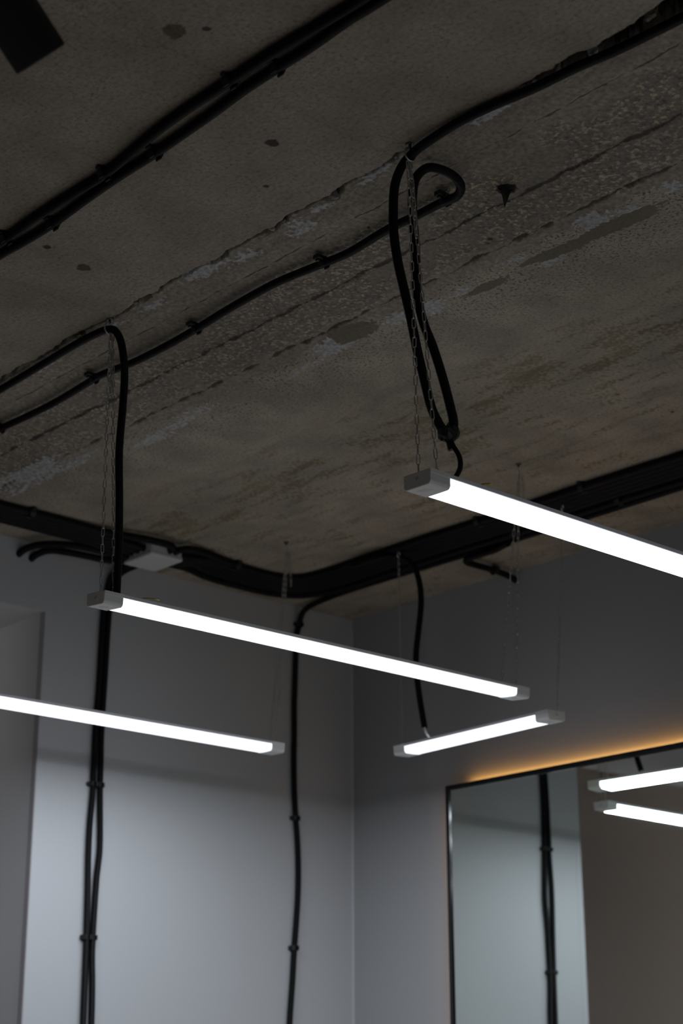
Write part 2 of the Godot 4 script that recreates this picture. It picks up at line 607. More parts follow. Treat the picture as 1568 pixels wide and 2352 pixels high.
func ceiling() -> void:
	n_line.seed = 5
	n_line.noise_type = FastNoiseLite.TYPE_SIMPLEX_SMOOTH
	n_line.frequency = 0.1
	n_line.fractal_octaves = 3
	im_fine = noise_bytes(FastNoiseLite.TYPE_SIMPLEX_SMOOTH, 0.11, 11, 3)
	im_stain = noise_bytes(FastNoiseLite.TYPE_SIMPLEX_SMOOTH, 0.008, 12, 5)
	im_chip = noise_bytes(FastNoiseLite.TYPE_CELLULAR, 0.27, 13, 1, FastNoiseLite.RETURN_DISTANCE)
	im_cell = noise_bytes(FastNoiseLite.TYPE_CELLULAR, 0.27, 13, 1, FastNoiseLite.RETURN_CELL_VALUE)
	im_streak = noise_bytes(FastNoiseLite.TYPE_SIMPLEX_SMOOTH, 0.030, 14, 4)
	im_pit = noise_bytes(FastNoiseLite.TYPE_SIMPLEX_SMOOTH, 0.22, 15, 2)
	rows_color.resize(32)
	rows_height.resize(32)
	var job := WorkerThreadPool.add_group_task(picture_rows, 32, -1, true)
	WorkerThreadPool.wait_for_group_task_completion(job)
	var cb := PackedByteArray()
	var hb := PackedByteArray()
	for k in 32:
		cb.append_array(rows_color[k])
		hb.append_array(rows_height[k])
	rows_color.clear()
	rows_height.clear()
	var m := StandardMaterial3D.new()
	m.albedo_texture = ImageTexture.create_from_image(Image.create_from_data(TEX, TEX, false, Image.FORMAT_RGB8, cb))
	m.roughness = 0.88
	m.heightmap_enabled = true
	m.heightmap_texture = ImageTexture.create_from_image(Image.create_from_data(TEX, TEX, false, Image.FORMAT_L8, hb))
	m.heightmap_scale = 0.45
	var grain := FastNoiseLite.new()
	grain.seed = 31
	grain.noise_type = FastNoiseLite.TYPE_SIMPLEX_SMOOTH
	grain.frequency = 0.06
	grain.fractal_octaves = 5
	var ramp := Gradient.new()
	ramp.offsets = PackedFloat32Array([0.0, 0.22, 0.34, 0.62, 1.0])
	ramp.colors = PackedColorArray([Color(0.70, 0.69, 0.68), Color(0.83, 0.825, 0.82), Color(0.92, 0.92, 0.92), Color(0.965, 0.965, 0.965), Color(1, 1, 1)])
	var gt := NoiseTexture2D.new()
	gt.width = 1024
	gt.height = 1024
	gt.seamless = true
	gt.noise = grain
	gt.color_ramp = ramp
	m.detail_enabled = true
	m.detail_albedo = gt
	m.detail_blend_mode = BaseMaterial3D.BLEND_MODE_MUL
	m.detail_uv_layer = BaseMaterial3D.DETAIL_UV_2
	m.uv2_triplanar = true
	m.uv2_world_triplanar = true
	m.uv2_scale = Vector3(1.6, 1.6, 1.6)
	M.concrete = m
	var c := Node3D.new()
	c.name = "ceiling"
	add_child(c)
	tag(c, "bare concrete ceiling of cast slabs and a rough joint band", "", "", "structure")
	var a := span(TX0, 1.70, 0.02) + span(1.703, 1.757, 0.004)
	var b := span(1.757, 1.82, 0.0022) + span(1.824, 2.165, 0.0055)
	var d := span(2.165, 2.25, 0.005) + span(2.26, TX0 + TXW, 0.02)
	put("concrete_slab", slab_mesh(a, ""), m, c)
	put("joint_band", slab_mesh(b, ""), m, c)
	put("concrete_slab", slab_mesh(d, ""), m, c)
	var plain := paint(0.23, 0.215, 0.185, 0.9)
	var st := begin()
	for q in [[Vector3(-3.1, CEIL, -4.6), Vector3(TX0, 3.2, 3.1)], [Vector3(TX0, CEIL, TZ0 + TZW), Vector3(3.75, 3.2, 3.1)], [Vector3(TX0, 3.08, -4.6), Vector3(3.75, 3.2, TZ0 + TZW)]]:
		var lo: Vector3 = q[0]
		var hi: Vector3 = q[1]
		cbox(st, Transform3D(Basis.IDENTITY, (lo + hi) / 2.0), hi - lo)
	put("slab_core", done(st), plain, c)
	# lumps of mortar and stones left in the open joint
	var lump := lump_mesh(4)
	var stone := lump_mesh(9)
	for k in 46:
		var z := -3.4 + 2.5 * k / 46.0 + rng.randf_range(-0.02, 0.02)
		var w := crack_w(z)
		if w < 0.006: continue
		var s := rng.randf_range(0.35, 0.9) * minf(w, 0.03)
		var o := put("mortar_lump", lump if k % 3 else stone, M.mortar if k % 3 else M.chipstone, c)
		o.position = Vector3(crack_x(z) + w * rng.randf_range(0.35, 0.9), CEIL + 0.004 + 0.3 * s, z)
		o.rotation = Vector3(rng.randf() * 6, rng.randf() * 6, rng.randf() * 6)
		o.scale = Vector3(s, s * 0.7, s * 1.4)


func lump_mesh(s: int) -> ArrayMesh:
	var n := FastNoiseLite.new()
	n.seed = s
	n.frequency = 0.9
	var st := begin()
	var p := func(i: int, j: int) -> Vector3:
		var a := TAU * i / 9.0
		var e := PI * (j / 6.0 - 0.5)
		var d := Vector3(cos(e) * cos(a), sin(e), cos(e) * sin(a))
		return d * (0.5 + 0.22 * n.get_noise_3d(d.x * 1.3, d.y * 1.3, d.z * 1.3))
	for j in 6:
		for i in 9:
			var m: Vector3 = p.call(i, j) + p.call(i + 1, j + 1)
			quad(st, p.call(i, j), p.call(i + 1, j), p.call(i + 1, j + 1), p.call(i, j + 1), m)
	return done(st)


# ---------------------------------------------------------------- the LED battens, their chains and hooks
var link: ArrayMesh
var cap_mesh: ArrayMesh
var screw_mesh: ArrayMesh


func batten(label: String, at: Vector3, length: float, yaw: float, roll: float) -> Node3D:   # at: middle of the top
	var o := thing("batten_lamp", label, "lamp", at, "LED batten lamps hung on chains")
	o.rotation = Vector3(roll, yaw, 0)
	var h := length / 2.0
	var st := begin()
	cbox(st, Transform3D(Basis.IDENTITY, Vector3(0, -0.0036, 0)), Vector3(length - 0.088, 0.0072, 0.0586), 0.0008)
	put("housing", done(st), M.housing, o)
	st = begin()
	var prof := PackedVector2Array()
	for p in [[0.0280, -0.0070], [0.0284, -0.0120], [0.0281, -0.0185], [0.0268, -0.0216], [0.0235, -0.0236], [0.012, -0.0244], [0.0, -0.0246]]:
		prof.append(Vector2(p[0], p[1]))
	for k in range(5, -1, -1):
		prof.append(Vector2(-prof[k].x, prof[k].y))
	prism(st, prof, -h + 0.040, h - 0.040)
	put("diffuser", done(st), M.diffuser, o)
	for s in [-1, 1]:
		var c := put("end_cap", cap_mesh, M.cap, o)
		c.position = Vector3(s * h, 0, 0)
		if s == 1: c.rotation.y = PI
		var w := put("screw", screw_mesh, M.screw, c)
		w.position = Vector3(-0.0002, -0.0112, 0.001)
	# the light that it gives: downwards, and a little from the flanks
	var glow := Color(0.93, 0.96, 1.0)
	for k in 3:
		var l := AreaLight3D.new()
		l.name = "glow_light"
		var wide: float = [0.050, 0.0125, 0.0125][k]
		l.area_size = Vector2(length - 0.094, wide)
		l.area_normalize_energy = true
		l.light_color = glow
		l.light_energy = [LAMP_L, LAMP_SIDE, LAMP_SIDE][k] * (length - 0.094) * wide / PI
		l.area_range = 12.0
		l.area_attenuation = 2.0
		l.shadow_enabled = true
		l.position = [Vector3(0, -0.0262, 0), Vector3(0, -0.0142, 0.0290), Vector3(0, -0.0142, -0.0290)][k]
		l.rotation = [Vector3(-PI / 2, 0, 0), Vector3(0, PI, 0), Vector3(0, 0, 0)][k]
		o.add_child(l, true)
	return o

const LAMP_L := 38.0
const LAMP_SIDE := 5.0


func chain(label: String, from: Vector3, to: Vector3, loose := false) -> void:
	var pitch := 0.0162
	var d := to - from
	var n := maxi(2, int(round(d.length() / pitch)))
	var o := thing("suspension_chain", label, "chain", from, "steel suspension chains")
	d = d / n
	var t := d.normalized()
	var side := t.cross(Vector3(0.3, 0, 0.95)).normalized()
	var tw := rng.randf() * 3.0
	for k in n:
		var l := put("link", link, M.steel, o)
		tw += PI / 2 + rng.randf_range(-0.16, 0.16)
		var x := side.rotated(t, tw)
		var bend := rng.randf_range(-0.05, 0.05)
		l.transform = Transform3D(Basis(x, -t, x.cross(-t)).rotated(side, bend), d * (k + 0.5))


func hook(label: String, at: Vector3, ring: float, turn: float) -> void:     # at: point on the ceiling
	var o := thing("ceiling_hook", label, "hook", at, "ceiling hooks for the lamp chains")
	o.rotation.y = turn
	put("flange", lathe([Vector2(0.0, -0.003), Vector2(0.006, -0.003), Vector2(0.0075, -0.001), Vector2(0.0075, 0.002), Vector2(0.0, 0.002)], 14), M.hook, o)
	put("shank", lathe([Vector2(0.0, -0.010), Vector2(0.0028, -0.009), Vector2(0.0028, 0.03), Vector2(0.0, 0.03)], 10), M.hook, o)
	var pts := []
	for k in 25:
		var a := TAU * k / 24.0 * 0.97 + PI / 2
		pts.append(Vector3(cos(a) * ring, -0.008 - ring + sin(a) * ring, 0))
	put("eye", tube(pts, 0.0016, 0.0, 7, 0.002), M.zinc, o)


func lamps() -> void:
	# shared shapes
	var pts := []
	var hx := 0.0026
	var hy := 0.0086 - 0.0026
	for k in 21:
		var a := TAU * k / 20.0
		var p := Vector3(cos(a) * hx, sin(a) * hx + (hy if sin(a) > 0.01 else (-hy if sin(a) < -0.01 else 0.0)), 0)
		pts.append(p)
	pts[20] = pts[0]
	link = tube(pts, 0.00095, 0.0, 6, 0.0016, false)
	var st := begin()
	var prof := PackedVector2Array()
	for p in [[0.0300, 0.0], [0.0300, -0.0066], [0.0294, -0.0070], [0.0293, -0.0165], [0.0297, -0.0170], [0.0293, -0.0205], [0.0272, -0.0240], [0.0240, -0.0256], [0.0, -0.0258]]:
		prof.append(Vector2(p[0], p[1]))
	for k in range(7, -1, -1):
		prof.append(Vector2(-prof[k].x, prof[k].y))
	prism(st, prof, 0.0, 0.0440, 0.0009, 0.0)
	for k in 4:                                           # the moulded mark under the cap
		cbox(st, Transform3D(Basis.IDENTITY, Vector3(0.014 + 0.0035 * k, -0.0258, -0.004 + 0.002 * k)), Vector3(0.0012, 0.0006, 0.018), 0.0)
	cap_mesh = done(st)
	# cap: its outer end lies at x = 0 and it runs to +x
	st = begin()
	var ringp := []
	for k in 19:
		var a := TAU * k / 18.0
		ringp.append(Vector3(0, cos(a) * 0.0028, sin(a) * 0.0028))
	var rt := tube(ringp, 0.0008, 0.0, 6, 0.0012, false)
	st.append_from(rt, 0, Transform3D.IDENTITY)
	var st2 := begin()
	cbox(st2, Transform3D(Basis.IDENTITY, Vector3(0.0002, 0, 0)), Vector3(0.0006, 0.0008, 0.004))
	cbox(st2, Transform3D(Basis.IDENTITY, Vector3(0.0002, 0, 0)), Vector3(0.0006, 0.004, 0.0008))
	st.append_from(done(st2), 0, Transform3D.IDENTITY)
	screw_mesh = st.commit()

	var la := batten("large bright batten lamp at the right, cut off by the picture's edge", Vector3(2.376, 2.4405, -1.783), 1.2, 0.0, 0.02)
	var lb := batten("long bright batten lamp in the middle, seen whole", Vector3(2.381, 2.4415, -2.660), 1.2, 0.0, 0.085)
	var lc := batten("bright batten lamp at the left, nearest the wall with the two conduits", Vector3(2.331, 2.428, -3.484), 1.2, 0.0, 0.02)
	var ld := batten("short bright batten lamp hanging crosswise above the mirror", Vector3(3.184, 2.428, -3.001), 0.575, -PI / 2 - 0.055, 0.04)
	# the rows that go on beside the viewer, out of the picture, and light the room from there
	for k in 2:
		batten("batten lamp out of the picture, %s nearer the viewer than the large right lamp" % ["one row", "two rows", "three rows"][k], Vector3(2.38, 2.4405, -0.91 + 0.875 * k), 1.2, 0.0, 0.0)
	# short yellow wires that stick out above two of the lamps
	for q in [[lb, Vector3(-0.513, 0.0008, 0.012), Vector3(-0.475, 0.004, 0.034)], [la, Vector3(-0.483, 0.0008, 0.012), Vector3(-0.462, 0.005, 0.034)]]:
		put("wire_stub", tube([q[1], (q[1] + q[2]) / 2.0 + Vector3(0, 0.003, 0), q[2]], 0.0011, 0.0, 6), M.yellow, q[0]).set_meta("label", "short yellow wire end")

	# hooks
	hook("steel ceiling hook over the near end of the large right lamp", Vector3(1.748, 3.0, -1.758), 0.0115, 0.0)
	hook("steel ceiling hook over the near end of the middle lamp, round a conduit", Vector3(1.765, 3.0, -2.632), 0.0125, 0.1)
	hook("steel ceiling hook over the far end of the middle lamp", Vector3(2.977, 3.0, -2.637), 0.009, 0.6)
	hook("steel ceiling hook in the room's corner over the left lamp", Vector3(2.953, 3.0, -3.482), 0.009, 0.6)
	hook("steel ceiling hook beside the conduit bundle over the short lamp's left end", Vector3(3.195, 2.985, -3.285), 0.009, 0.4)
	hook("steel ceiling hook beside the conduit bundle over the short lamp's right end", Vector3(3.236, 2.985, -2.722), 0.009, 0.4)
	# chains: two strands to a hook at the battens' ends, with loose tails
	var d := Vector3(0, -0.028, 0)
	var A := Vector3(1.748, 3.0, -1.762) + d
	var B := Vector3(1.765, 3.0, -2.628) + d * 1.15
	var F := Vector3(2.977, 3.0, -2.637) + d
	var C := Vector3(2.953, 3.0, -3.482) + d
	var D1 := Vector3(3.195, 2.985, -3.285) + d
	var D2 := Vector3(3.236, 2.985, -2.722) + d
	chain("left of the two long chains at the near end of the large right lamp", A, Vector3(1.787, 2.441, -1.790))
	chain("right of the two long chains at the near end of the large right lamp", A + Vector3(0.003, 0, 0.002), Vector3(1.824, 2.441, -1.785))
	chain("short loose chain tail left under the large right lamp's hook", A + Vector3(-0.004, -0.004, 0.002), A + Vector3(-0.001, -0.105, 0.004), true)
	chain("longer loose chain tail right under the large right lamp's hook", A + Vector3(0.006, -0.004, -0.002), A + Vector3(0.019, -0.135, -0.004), true)
	chain("left of the two long chains at the near end of the middle lamp", B, Vector3(1.793, 2.442, -2.662))
	chain("right of the two long chains at the near end of the middle lamp", B + Vector3(0.004, 0, 0.002), Vector3(1.822, 2.442, -2.660))
	chain("short loose chain tail left under the middle lamp's near hook", B + Vector3(-0.003, -0.004, 0.006), B + Vector3(-0.004, -0.11, 0.008), true)
	chain("short loose chain tail right under the middle lamp's near hook", B + Vector3(0.007, -0.004, -0.004), B + Vector3(0.012, -0.125, -0.004), true)
	chain("left of the two thin chains at the far end of the middle lamp", F, Vector3(2.915, 2.442, -2.660))
	chain("right of the two thin chains at the far end of the middle lamp", F + Vector3(0.003, 0, -0.002), Vector3(2.966, 2.442, -2.660))
	chain("loose chain tail under the middle lamp's far hook", F + Vector3(0.005, -0.004, 0.006), F + Vector3(0.008, -0.10, 0.010), true)
	chain("left of the two chains in the corner down to the left lamp", C, Vector3(2.905, 2.429, -3.484))
	chain("right of the two chains in the corner down to the left lamp", C + Vector3(0.004, 0, 0.002), Vector3(2.925, 2.429, -3.484))
	chain("loose chain tail in the corner under the left lamp's hook", C + Vector3(0.006, -0.004, 0.007), C + Vector3(0.012, -0.10, 0.008), true)
	chain("thin chain at the left end of the short crosswise lamp", D1, Vector3(3.170, 2.429, -3.255))
	chain("thin chain at the right end of the short crosswise lamp", D2, Vector3(3.206, 2.429, -2.745))


# ---------------------------------------------------------------- conduits
var clip_mesh: ArrayMesh
var clip_small: ArrayMesh
const CON := "black corrugated cable conduits"


func conduit(label: String, pts: Array, r := 0.008, pitch := 0.0028, sides := 10) -> Node3D:
	var o := put("cable_conduit", tube(pts, r, pitch, sides), M.conduit)
	tag(o, label, "conduit", CON)
	return o


# along: direction of the conduit, up: towards the surface that the clip is fixed to
func clip(label: String, at: Vector3, along: Vector3, up: Vector3, r := 0.008) -> void:
	var o := put("conduit_clip", clip_mesh if r < 0.0082 else clip_small, M.clip)
	tag(o, label, "clip", "black conduit clips")
	var x := along.normalized()
	var y := (up - x * up.dot(x)).normalized()
	o.transform = Transform3D(Basis(x, y, x.cross(y)).scaled(Vector3.ONE * r / 0.008), at)


func conduits() -> void:
	# the clip: a ring open away from the wall, a foot and a side block with its bolt
	var st := begin()
	var segs := 16
	for k in segs:
		var a0 := deg_to_rad(-55 + 290.0 * k / segs)
		var a1 := deg_to_rad(-55 + 290.0 * (k + 1) / segs)
		var c0 := Vector3(0, sin(a0), cos(a0))
		var c1 := Vector3(0, sin(a1), cos(a1))
		var m := c0 + c1
		var X := Vector3(0.006, 0, 0)
		quad(st, c0 * 0.0108 - X, c1 * 0.0108 - X, c1 * 0.0108 + X, c0 * 0.0108 + X, m)
		quad(st, c0 * 0.0083 - X, c1 * 0.0083 - X, c1 * 0.0083 + X, c0 * 0.0083 + X, -m)
		for s in [-1, 1]:
			quad(st, c0 * 0.0083 + X * s, c1 * 0.0083 + X * s, c1 * 0.0108 + X * s, c0 * 0.0108 + X * s, Vector3(s, 0, 0))
	for s in [-1, 1]:      # lips
		var t := Transform3D(Basis(Vector3.RIGHT, s * 0.5), Vector3(0, -0.0085, s * 0.0068))
		cbox(st, t, Vector3(0.012, 0.004, 0.0028), 0.0006)
	cbox(st, Transform3D(Basis.IDENTITY, Vector3(0, 0.0085, 0.0)), Vector3(0.013, 0.004, 0.016), 0.0006)
	cbox(st, Transform3D(Basis.IDENTITY, Vector3(0, 0.0045, 0.0125)), Vector3(0.010, 0.005, 0.006), 0.0008)
	var ring := done(st)
	st = begin()
	st.append_from(ring, 0, Transform3D.IDENTITY)
	var ear := begin()
	cbox(ear, Transform3D(Basis.IDENTITY, Vector3(0, 0.0055, -0.012)), Vector3(0.008, 0.005, 0.006), 0.0008)
	st.append_from(done(ear), 0, Transform3D.IDENTITY)
	clip_small = st.commit()
	st = begin()
	st.append_from(ring, 0, Transform3D.IDENTITY)
	ear = begin()
	cbox(ear, Transform3D(Basis.IDENTITY, Vector3(0, 0.0062, -0.015)), Vector3(0.015, 0.0085, 0.014), 0.001)
	cbox(ear, Transform3D(Basis.IDENTITY, Vector3(0.001, 0.0005, -0.015)), Vector3(0.007, 0.004, 0.007), 0.001)
	st.append_from(done(ear), 0, Transform3D.IDENTITY)
	clip_mesh = st.commit()

	var up := Vector3.UP
	var Z := Vector3(0, 0, 1)
	# two lines across the smooth slab
	var t1 := []
	for p in [[1.413, -1.05], [1.414, -1.30], [1.415, -1.506], [1.411, -1.60], [1.405, -1.711], [1.405, -1.82], [1.404, -1.91], [1.408, -2.0], [1.422, -2.153], [1.419, -2.266], [1.418, -2.369], [1.421, -2.47], [1.42, -2.65], [1.415, -2.9], [1.418, -3.1]]:
		t1.append(Vector3(p[0], 2.990, p[1]))
	var t2 := []
	for p in [[1.440, -1.05], [1.438, -1.30], [1.436, -1.51], [1.434, -1.563], [1.437, -1.649], [1.436, -1.728], [1.436, -1.802], [1.441, -1.895], [1.445, -2.046], [1.444, -2.135], [1.446, -2.235], [1.452, -2.364], [1.450, -2.455], [1.446, -2.523], [1.448, -2.7], [1.450, -2.9], [1.45, -3.1]]:
		t2.append(Vector3(p[0], 2.990, p[1]))
	conduit("conduit on the smooth slab at top left, the upper of the two side by side", t1, 0.0088)
	conduit("conduit on the smooth slab at top left, the lower of the two side by side", t2, 0.0088)
	for q in [[1.405, -1.80, "nearest the picture's top"], [1.421, -2.155, "in the middle of its row"], [1.420, -2.46, "by the picture's left edge"]]:
		clip("clip on the upper slab conduit at top left, " + q[2], Vector3(q[0], 2.990, q[1]), -Z, up, 0.0088)
	for q in [[1.436, -1.725, "nearest the picture's top"], [1.445, -2.045, "in the middle of its row"], [1.452, -2.36, "by the picture's left edge"]]:
		clip("clip on the lower slab conduit at top left, " + q[2], Vector3(q[0], 2.990, q[1]), Z, up, 0.0088)
	# the line that comes along the crack from the right and hangs down to the large lamp
	conduit("conduit along the ceiling crack at upper right that hangs down to the large lamp", [Vector3(1.80, 2.991, -0.95), Vector3(1.793, 2.991, -1.15), Vector3(1.789, 2.991, -1.24), Vector3(1.782, 2.991, -1.35), Vector3(1.772, 2.991, -1.42), Vector3(1.766, 2.991, -1.502), Vector3(1.754, 2.991, -1.584), Vector3(1.748, 2.990, -1.646), Vector3(1.749, 2.987, -1.714), Vector3(1.751, 2.983, -1.752), Vector3(1.750, 2.969, -1.779), Vector3(1.747, 2.939, -1.793), Vector3(1.750, 2.894, -1.801), Vector3(1.755, 2.853, -1.805), Vector3(1.764, 2.808, -1.806), Vector3(1.777, 2.760, -1.805), Vector3(1.788, 2.715, -1.803), Vector3(1.802, 2.661, -1.803), Vector3(1.816, 2.609, -1.801), Vector3(1.828, 2.566, -1.799), Vector3(1.839, 2.541, -1.794), Vector3(1.848, 2.522, -1.788)])
	# the line in the middle of the rough band that loops back and hangs down beside it
	var g := []
	for p in [[1.90, -3.9], [1.892, -3.6], [1.897, -3.40], [1.901, -3.257], [1.907, -3.132], [1.908, -3.043], [1.900, -2.903], [1.897, -2.856], [1.910, -2.753], [1.912, -2.632], [1.907, -2.522], [1.901, -2.444], [1.897, -2.37], [1.896, -2.268], [1.907, -2.172], [1.916, -2.093], [1.908, -1.975], [1.911, -1.908], [1.911, -1.855]]:
		g.append(Vector3(p[0], 2.990, p[1]))
	for p in [Vector3(1.905, 2.983, -1.822), Vector3(1.899, 2.978, -1.797), Vector3(1.884, 2.980, -1.774), Vector3(1.861, 2.985, -1.765), Vector3(1.832, 2.9878, -1.766), Vector3(1.806, 2.986, -1.775), Vector3(1.790, 2.966, -1.787), Vector3(1.787, 2.933, -1.793), Vector3(1.790, 2.895, -1.796), Vector3(1.795, 2.857, -1.797), Vector3(1.799, 2.815, -1.800), Vector3(1.804, 2.760, -1.803), Vector3(1.814, 2.711, -1.799), Vector3(1.826, 2.673, -1.792), Vector3(1.840, 2.620, -1.785), Vector3(1.853, 2.568, -1.781), Vector3(1.859, 2.543, -1.781), Vector3(1.858, 2.524, -1.786)]:
		g.append(p)
	conduit("conduit along the rough ceiling band that loops back and hangs beside its neighbour", g)
	for q in [[1.909, -2.15, "halfway along it"], [1.908, -2.535, "left of the middle lamp's far reach"], [1.898, -2.88, "just left of the middle lamp's chains"], [1.901, -3.26, "at the picture's left edge"], [1.910, -1.835, "where the conduit loops back"]]:
		clip("clip on the conduit along the rough ceiling band, " + q[2], Vector3(q[0], 2.990, q[1]), -Z, up)
	# tape lump where both end, and the thin cable to the lamp
	var wrap := thing("tape_wrap", "lump of black tape binding two hanging conduits above the large lamp", "tape", Vector3(1.851, 2.522, -1.787))
	st = begin()
	var lm := lump_mesh(21)
	st.append_from(lm, 0, Transform3D(Basis.from_scale(Vector3(0.030, 0.026, 0.028)), Vector3(-0.004, 0.002, 0)))
	st.append_from(lump_mesh(23), 0, Transform3D(Basis.from_scale(Vector3(0.024, 0.036, 0.024)), Vector3(0.006, 0.006, 0.004)))
	put("wrapping", st.commit(), M.tape, wrap)
	put("tape_end", tube([Vector3(0.002, -0.008, 0.002), Vector3(0.004, -0.020, 0.003), Vector3(0.006, -0.027, 0.005)], 0.0062, 0.0, 8), M.tape, wrap)
	tag(put("power_cable", tube([Vector3(1.853, 2.512, -1.782), Vector3(1.854, 2.500, -1.777), Vector3(1.857, 2.490, -1.772), Vector3(1.859, 2.479, -1.769), Vector3(1.858, 2.464, -1.768), Vector3(1.853, 2.452, -1.770), Vector3(1.846, 2.438, -1.776)], 0.0042, 0.0, 8, 0.002), M.conduit), "thin black cable from the tape lump to the large lamp", "cable")
	# the line that passes through the hook and drops to the middle lamp
	conduit("conduit from the left edge through a ceiling hook down to the middle lamp", [Vector3(1.80, 2.990, -3.9), Vector3(1.79, 2.990, -3.5), Vector3(1.780, 2.990, -3.066), Vector3(1.774, 2.990, -2.882), Vector3(1.767, 2.9878, -2.748), Vector3(1.764, 2.983, -2.667), Vector3(1.765, 2.980, -2.640), Vector3(1.769, 2.973, -2.620), Vector3(1.777, 2.955, -2.612), Vector3(1.784, 2.925, -2.609), Vector3(1.790, 2.880, -2.609), Vector3(1.791, 2.811, -2.612), Vector3(1.791, 2.743, -2.617), Vector3(1.793, 2.707, -2.620), Vector3(1.802, 2.623, -2.626), Vector3(1.812, 2.540, -2.636), Vector3(1.823, 2.438, -2.652)])
	# the bundle along the left wall up to the box
	var nth := ["outermost", "second", "third", "fourth", "fifth", "sixth", "seventh"]
	for i in 5:
		var z := -3.712 - 0.0255 * i
		var pts := [Vector3(0.3, 2.989, z), Vector3(1.0, 2.989, z - 0.006), Vector3(1.6, 2.989, z + 0.004), Vector3(2.1, 2.989, z), Vector3(2.35, 2.988, z + 0.002), Vector3(2.5, 2.984, z + 0.008)]
		if i == 0:
			pts += [Vector3(2.58, 2.982, -3.682), Vector3(2.65, 2.978, -3.664), Vector3(2.692, 2.976, -3.664), Vector3(2.708, 2.974, -3.678), Vector3(2.710, 2.973, -3.705)]
		else:
			pts += [Vector3(2.60, 2.977, z + 0.012 - 0.002 * i), Vector3(2.66, 2.975, z + 0.013 - 0.003 * i)]
		conduit("%s conduit, counted from the room, of the ceiling bundle left of the junction box" % nth[i], pts, 0.0105, 0.0046, 9)
	for i in 2:
		var pts := [Vector3(2.66, 2.966, -3.802 + 0.0), Vector3(2.60, 2.972, -3.822), Vector3(2.53, 2.972, -3.822), Vector3(2.462, 2.972, -3.838), Vector3(2.412, 2.972, -3.885), Vector3(2.395, 2.968, -3.93), Vector3(2.385, 2.95, -3.965)] if i == 0 else [Vector3(2.66, 2.962, -3.814), Vector3(2.61, 2.962, -3.850), Vector3(2.55, 2.964, -3.862), Vector3(2.495, 2.967, -3.878), Vector3(2.455, 2.970, -3.905), Vector3(2.435, 2.962, -3.935), Vector3(2.425, 2.945, -3.965)]
		conduit(["conduit curving from the junction box into the left wall, the upper of two arcs", "conduit curving from the junction box into the left wall, the lower of two arcs"][i], pts, 0.0105, 0.0046, 9)
	# the bundle from the box round the corner and along the right wall
	for i in 6:
		var o := 0.0245 * i + (0.024 if i == 5 else 0.0)
		var z0 := -3.700 - 0.021 * i
		var pts := []
		if i == 0:
			pts = [Vector3(2.728, 2.973, -3.705), Vector3(2.732, 2.976, -3.676), Vector3(2.752, 2.980, -3.664), Vector3(2.80, 2.985, -3.672), Vector3(2.87, 2.9878, -3.692)]
		else:
			pts = [Vector3(2.742, 2.975, z0), Vector3(2.80, 2.979, z0 - 0.002), Vector3(2.87, 2.986, -3.694 - o * 0.9)]
		pts += [Vector3(2.96, 2.9878, -3.712 - o), Vector3(3.06, 2.9878, -3.722 - o), Vector3(3.13 + 0.7 * o, 2.9878, -3.716 - o * 0.98), Vector3(3.180 + 0.92 * o, 2.9878, -3.680 - o * 0.8), Vector3(3.196 + o, 2.9878, -3.60 - o * 0.5), Vector3(3.194 + o, 2.9878, -3.45), Vector3(3.192 + o, 2.9878, -3.2), Vector3(3.200 + o, 2.9878, -2.9), Vector3(3.198 + o, 2.9878, -2.6), Vector3(3.205 + o, 2.9878, -2.3), Vector3(3.20 + o, 2.9878, -1.8), Vector3(3.20 + o, 2.9878, -1.5)]
		conduit("%s conduit, counted from the room, of the ceiling bundle along the mirror wall" % nth[i], pts, 0.0105, 0.0046, 9)
	# the innermost line of that bundle turns down the left wall by the corner
	conduit("single wall conduit near the corner, coming from the ceiling bundle's wall side", [Vector3(3.375, 2.9878, -1.5), Vector3(3.378, 2.9878, -1.8), Vector3(3.382, 2.9878, -2.6), Vector3(3.380, 2.9878, -3.1), Vector3(3.372, 2.9878, -3.45), Vector3(3.372, 2.988, -3.70), Vector3(3.382, 2.985, -3.85), Vector3(3.389, 2.977, -3.905), Vector3(3.396, 2.960, -3.932), Vector3(3.399, 2.937, -3.942), Vector3(3.390, 2.912, -3.942), Vector3(3.387, 2.882, -3.942), Vector3(3.385, 2.829, -3.942), Vector3(3.383, 2.749, -3.942), Vector3(3.381, 2.671, -3.942), Vector3(3.382, 2.594, -3.942), Vector3(3.381, 2.519, -3.942), Vector3(3.384, 2.414, -3.942), Vector3(3.390, 2.336, -3.942), Vector3(3.397, 2.271, -3.942), Vector3(3.401, 2.189, -3.942), Vector3(3.400, 2.107, -3.942), Vector3(3.394, 2.026, -3.942), Vector3(3.388, 1.958, -3.942), Vector3(3.382, 1.868, -3.942), Vector3(3.372, 1.744, -3.942), Vector3(3.366, 1.5, -3.942), Vector3(3.37, 1.1, -3.942)], 0.0092, 0.004, 10)
	# the short branch that enters the right wall
	conduit("short branch conduit from the ceiling bundle into the mirror wall", [Vector3(3.355, 2.972, -3.02), Vector3(3.372, 2.972, -3.09), Vector3(3.372, 2.972, -3.165), Vector3(3.392, 2.974, -3.215), Vector3(3.44, 2.978, -3.230), Vector3(3.52, 2.980, -3.234), Vector3(3.585, 2.978, -3.238), Vector3(3.645, 2.970, -3.244)], 0.0095, 0.004, 9)
	clip("clip on the short branch conduit near the mirror wall", Vector3(3.53, 2.9805, -3.2345), Vector3(1, 0, 0), up, 0.0095)
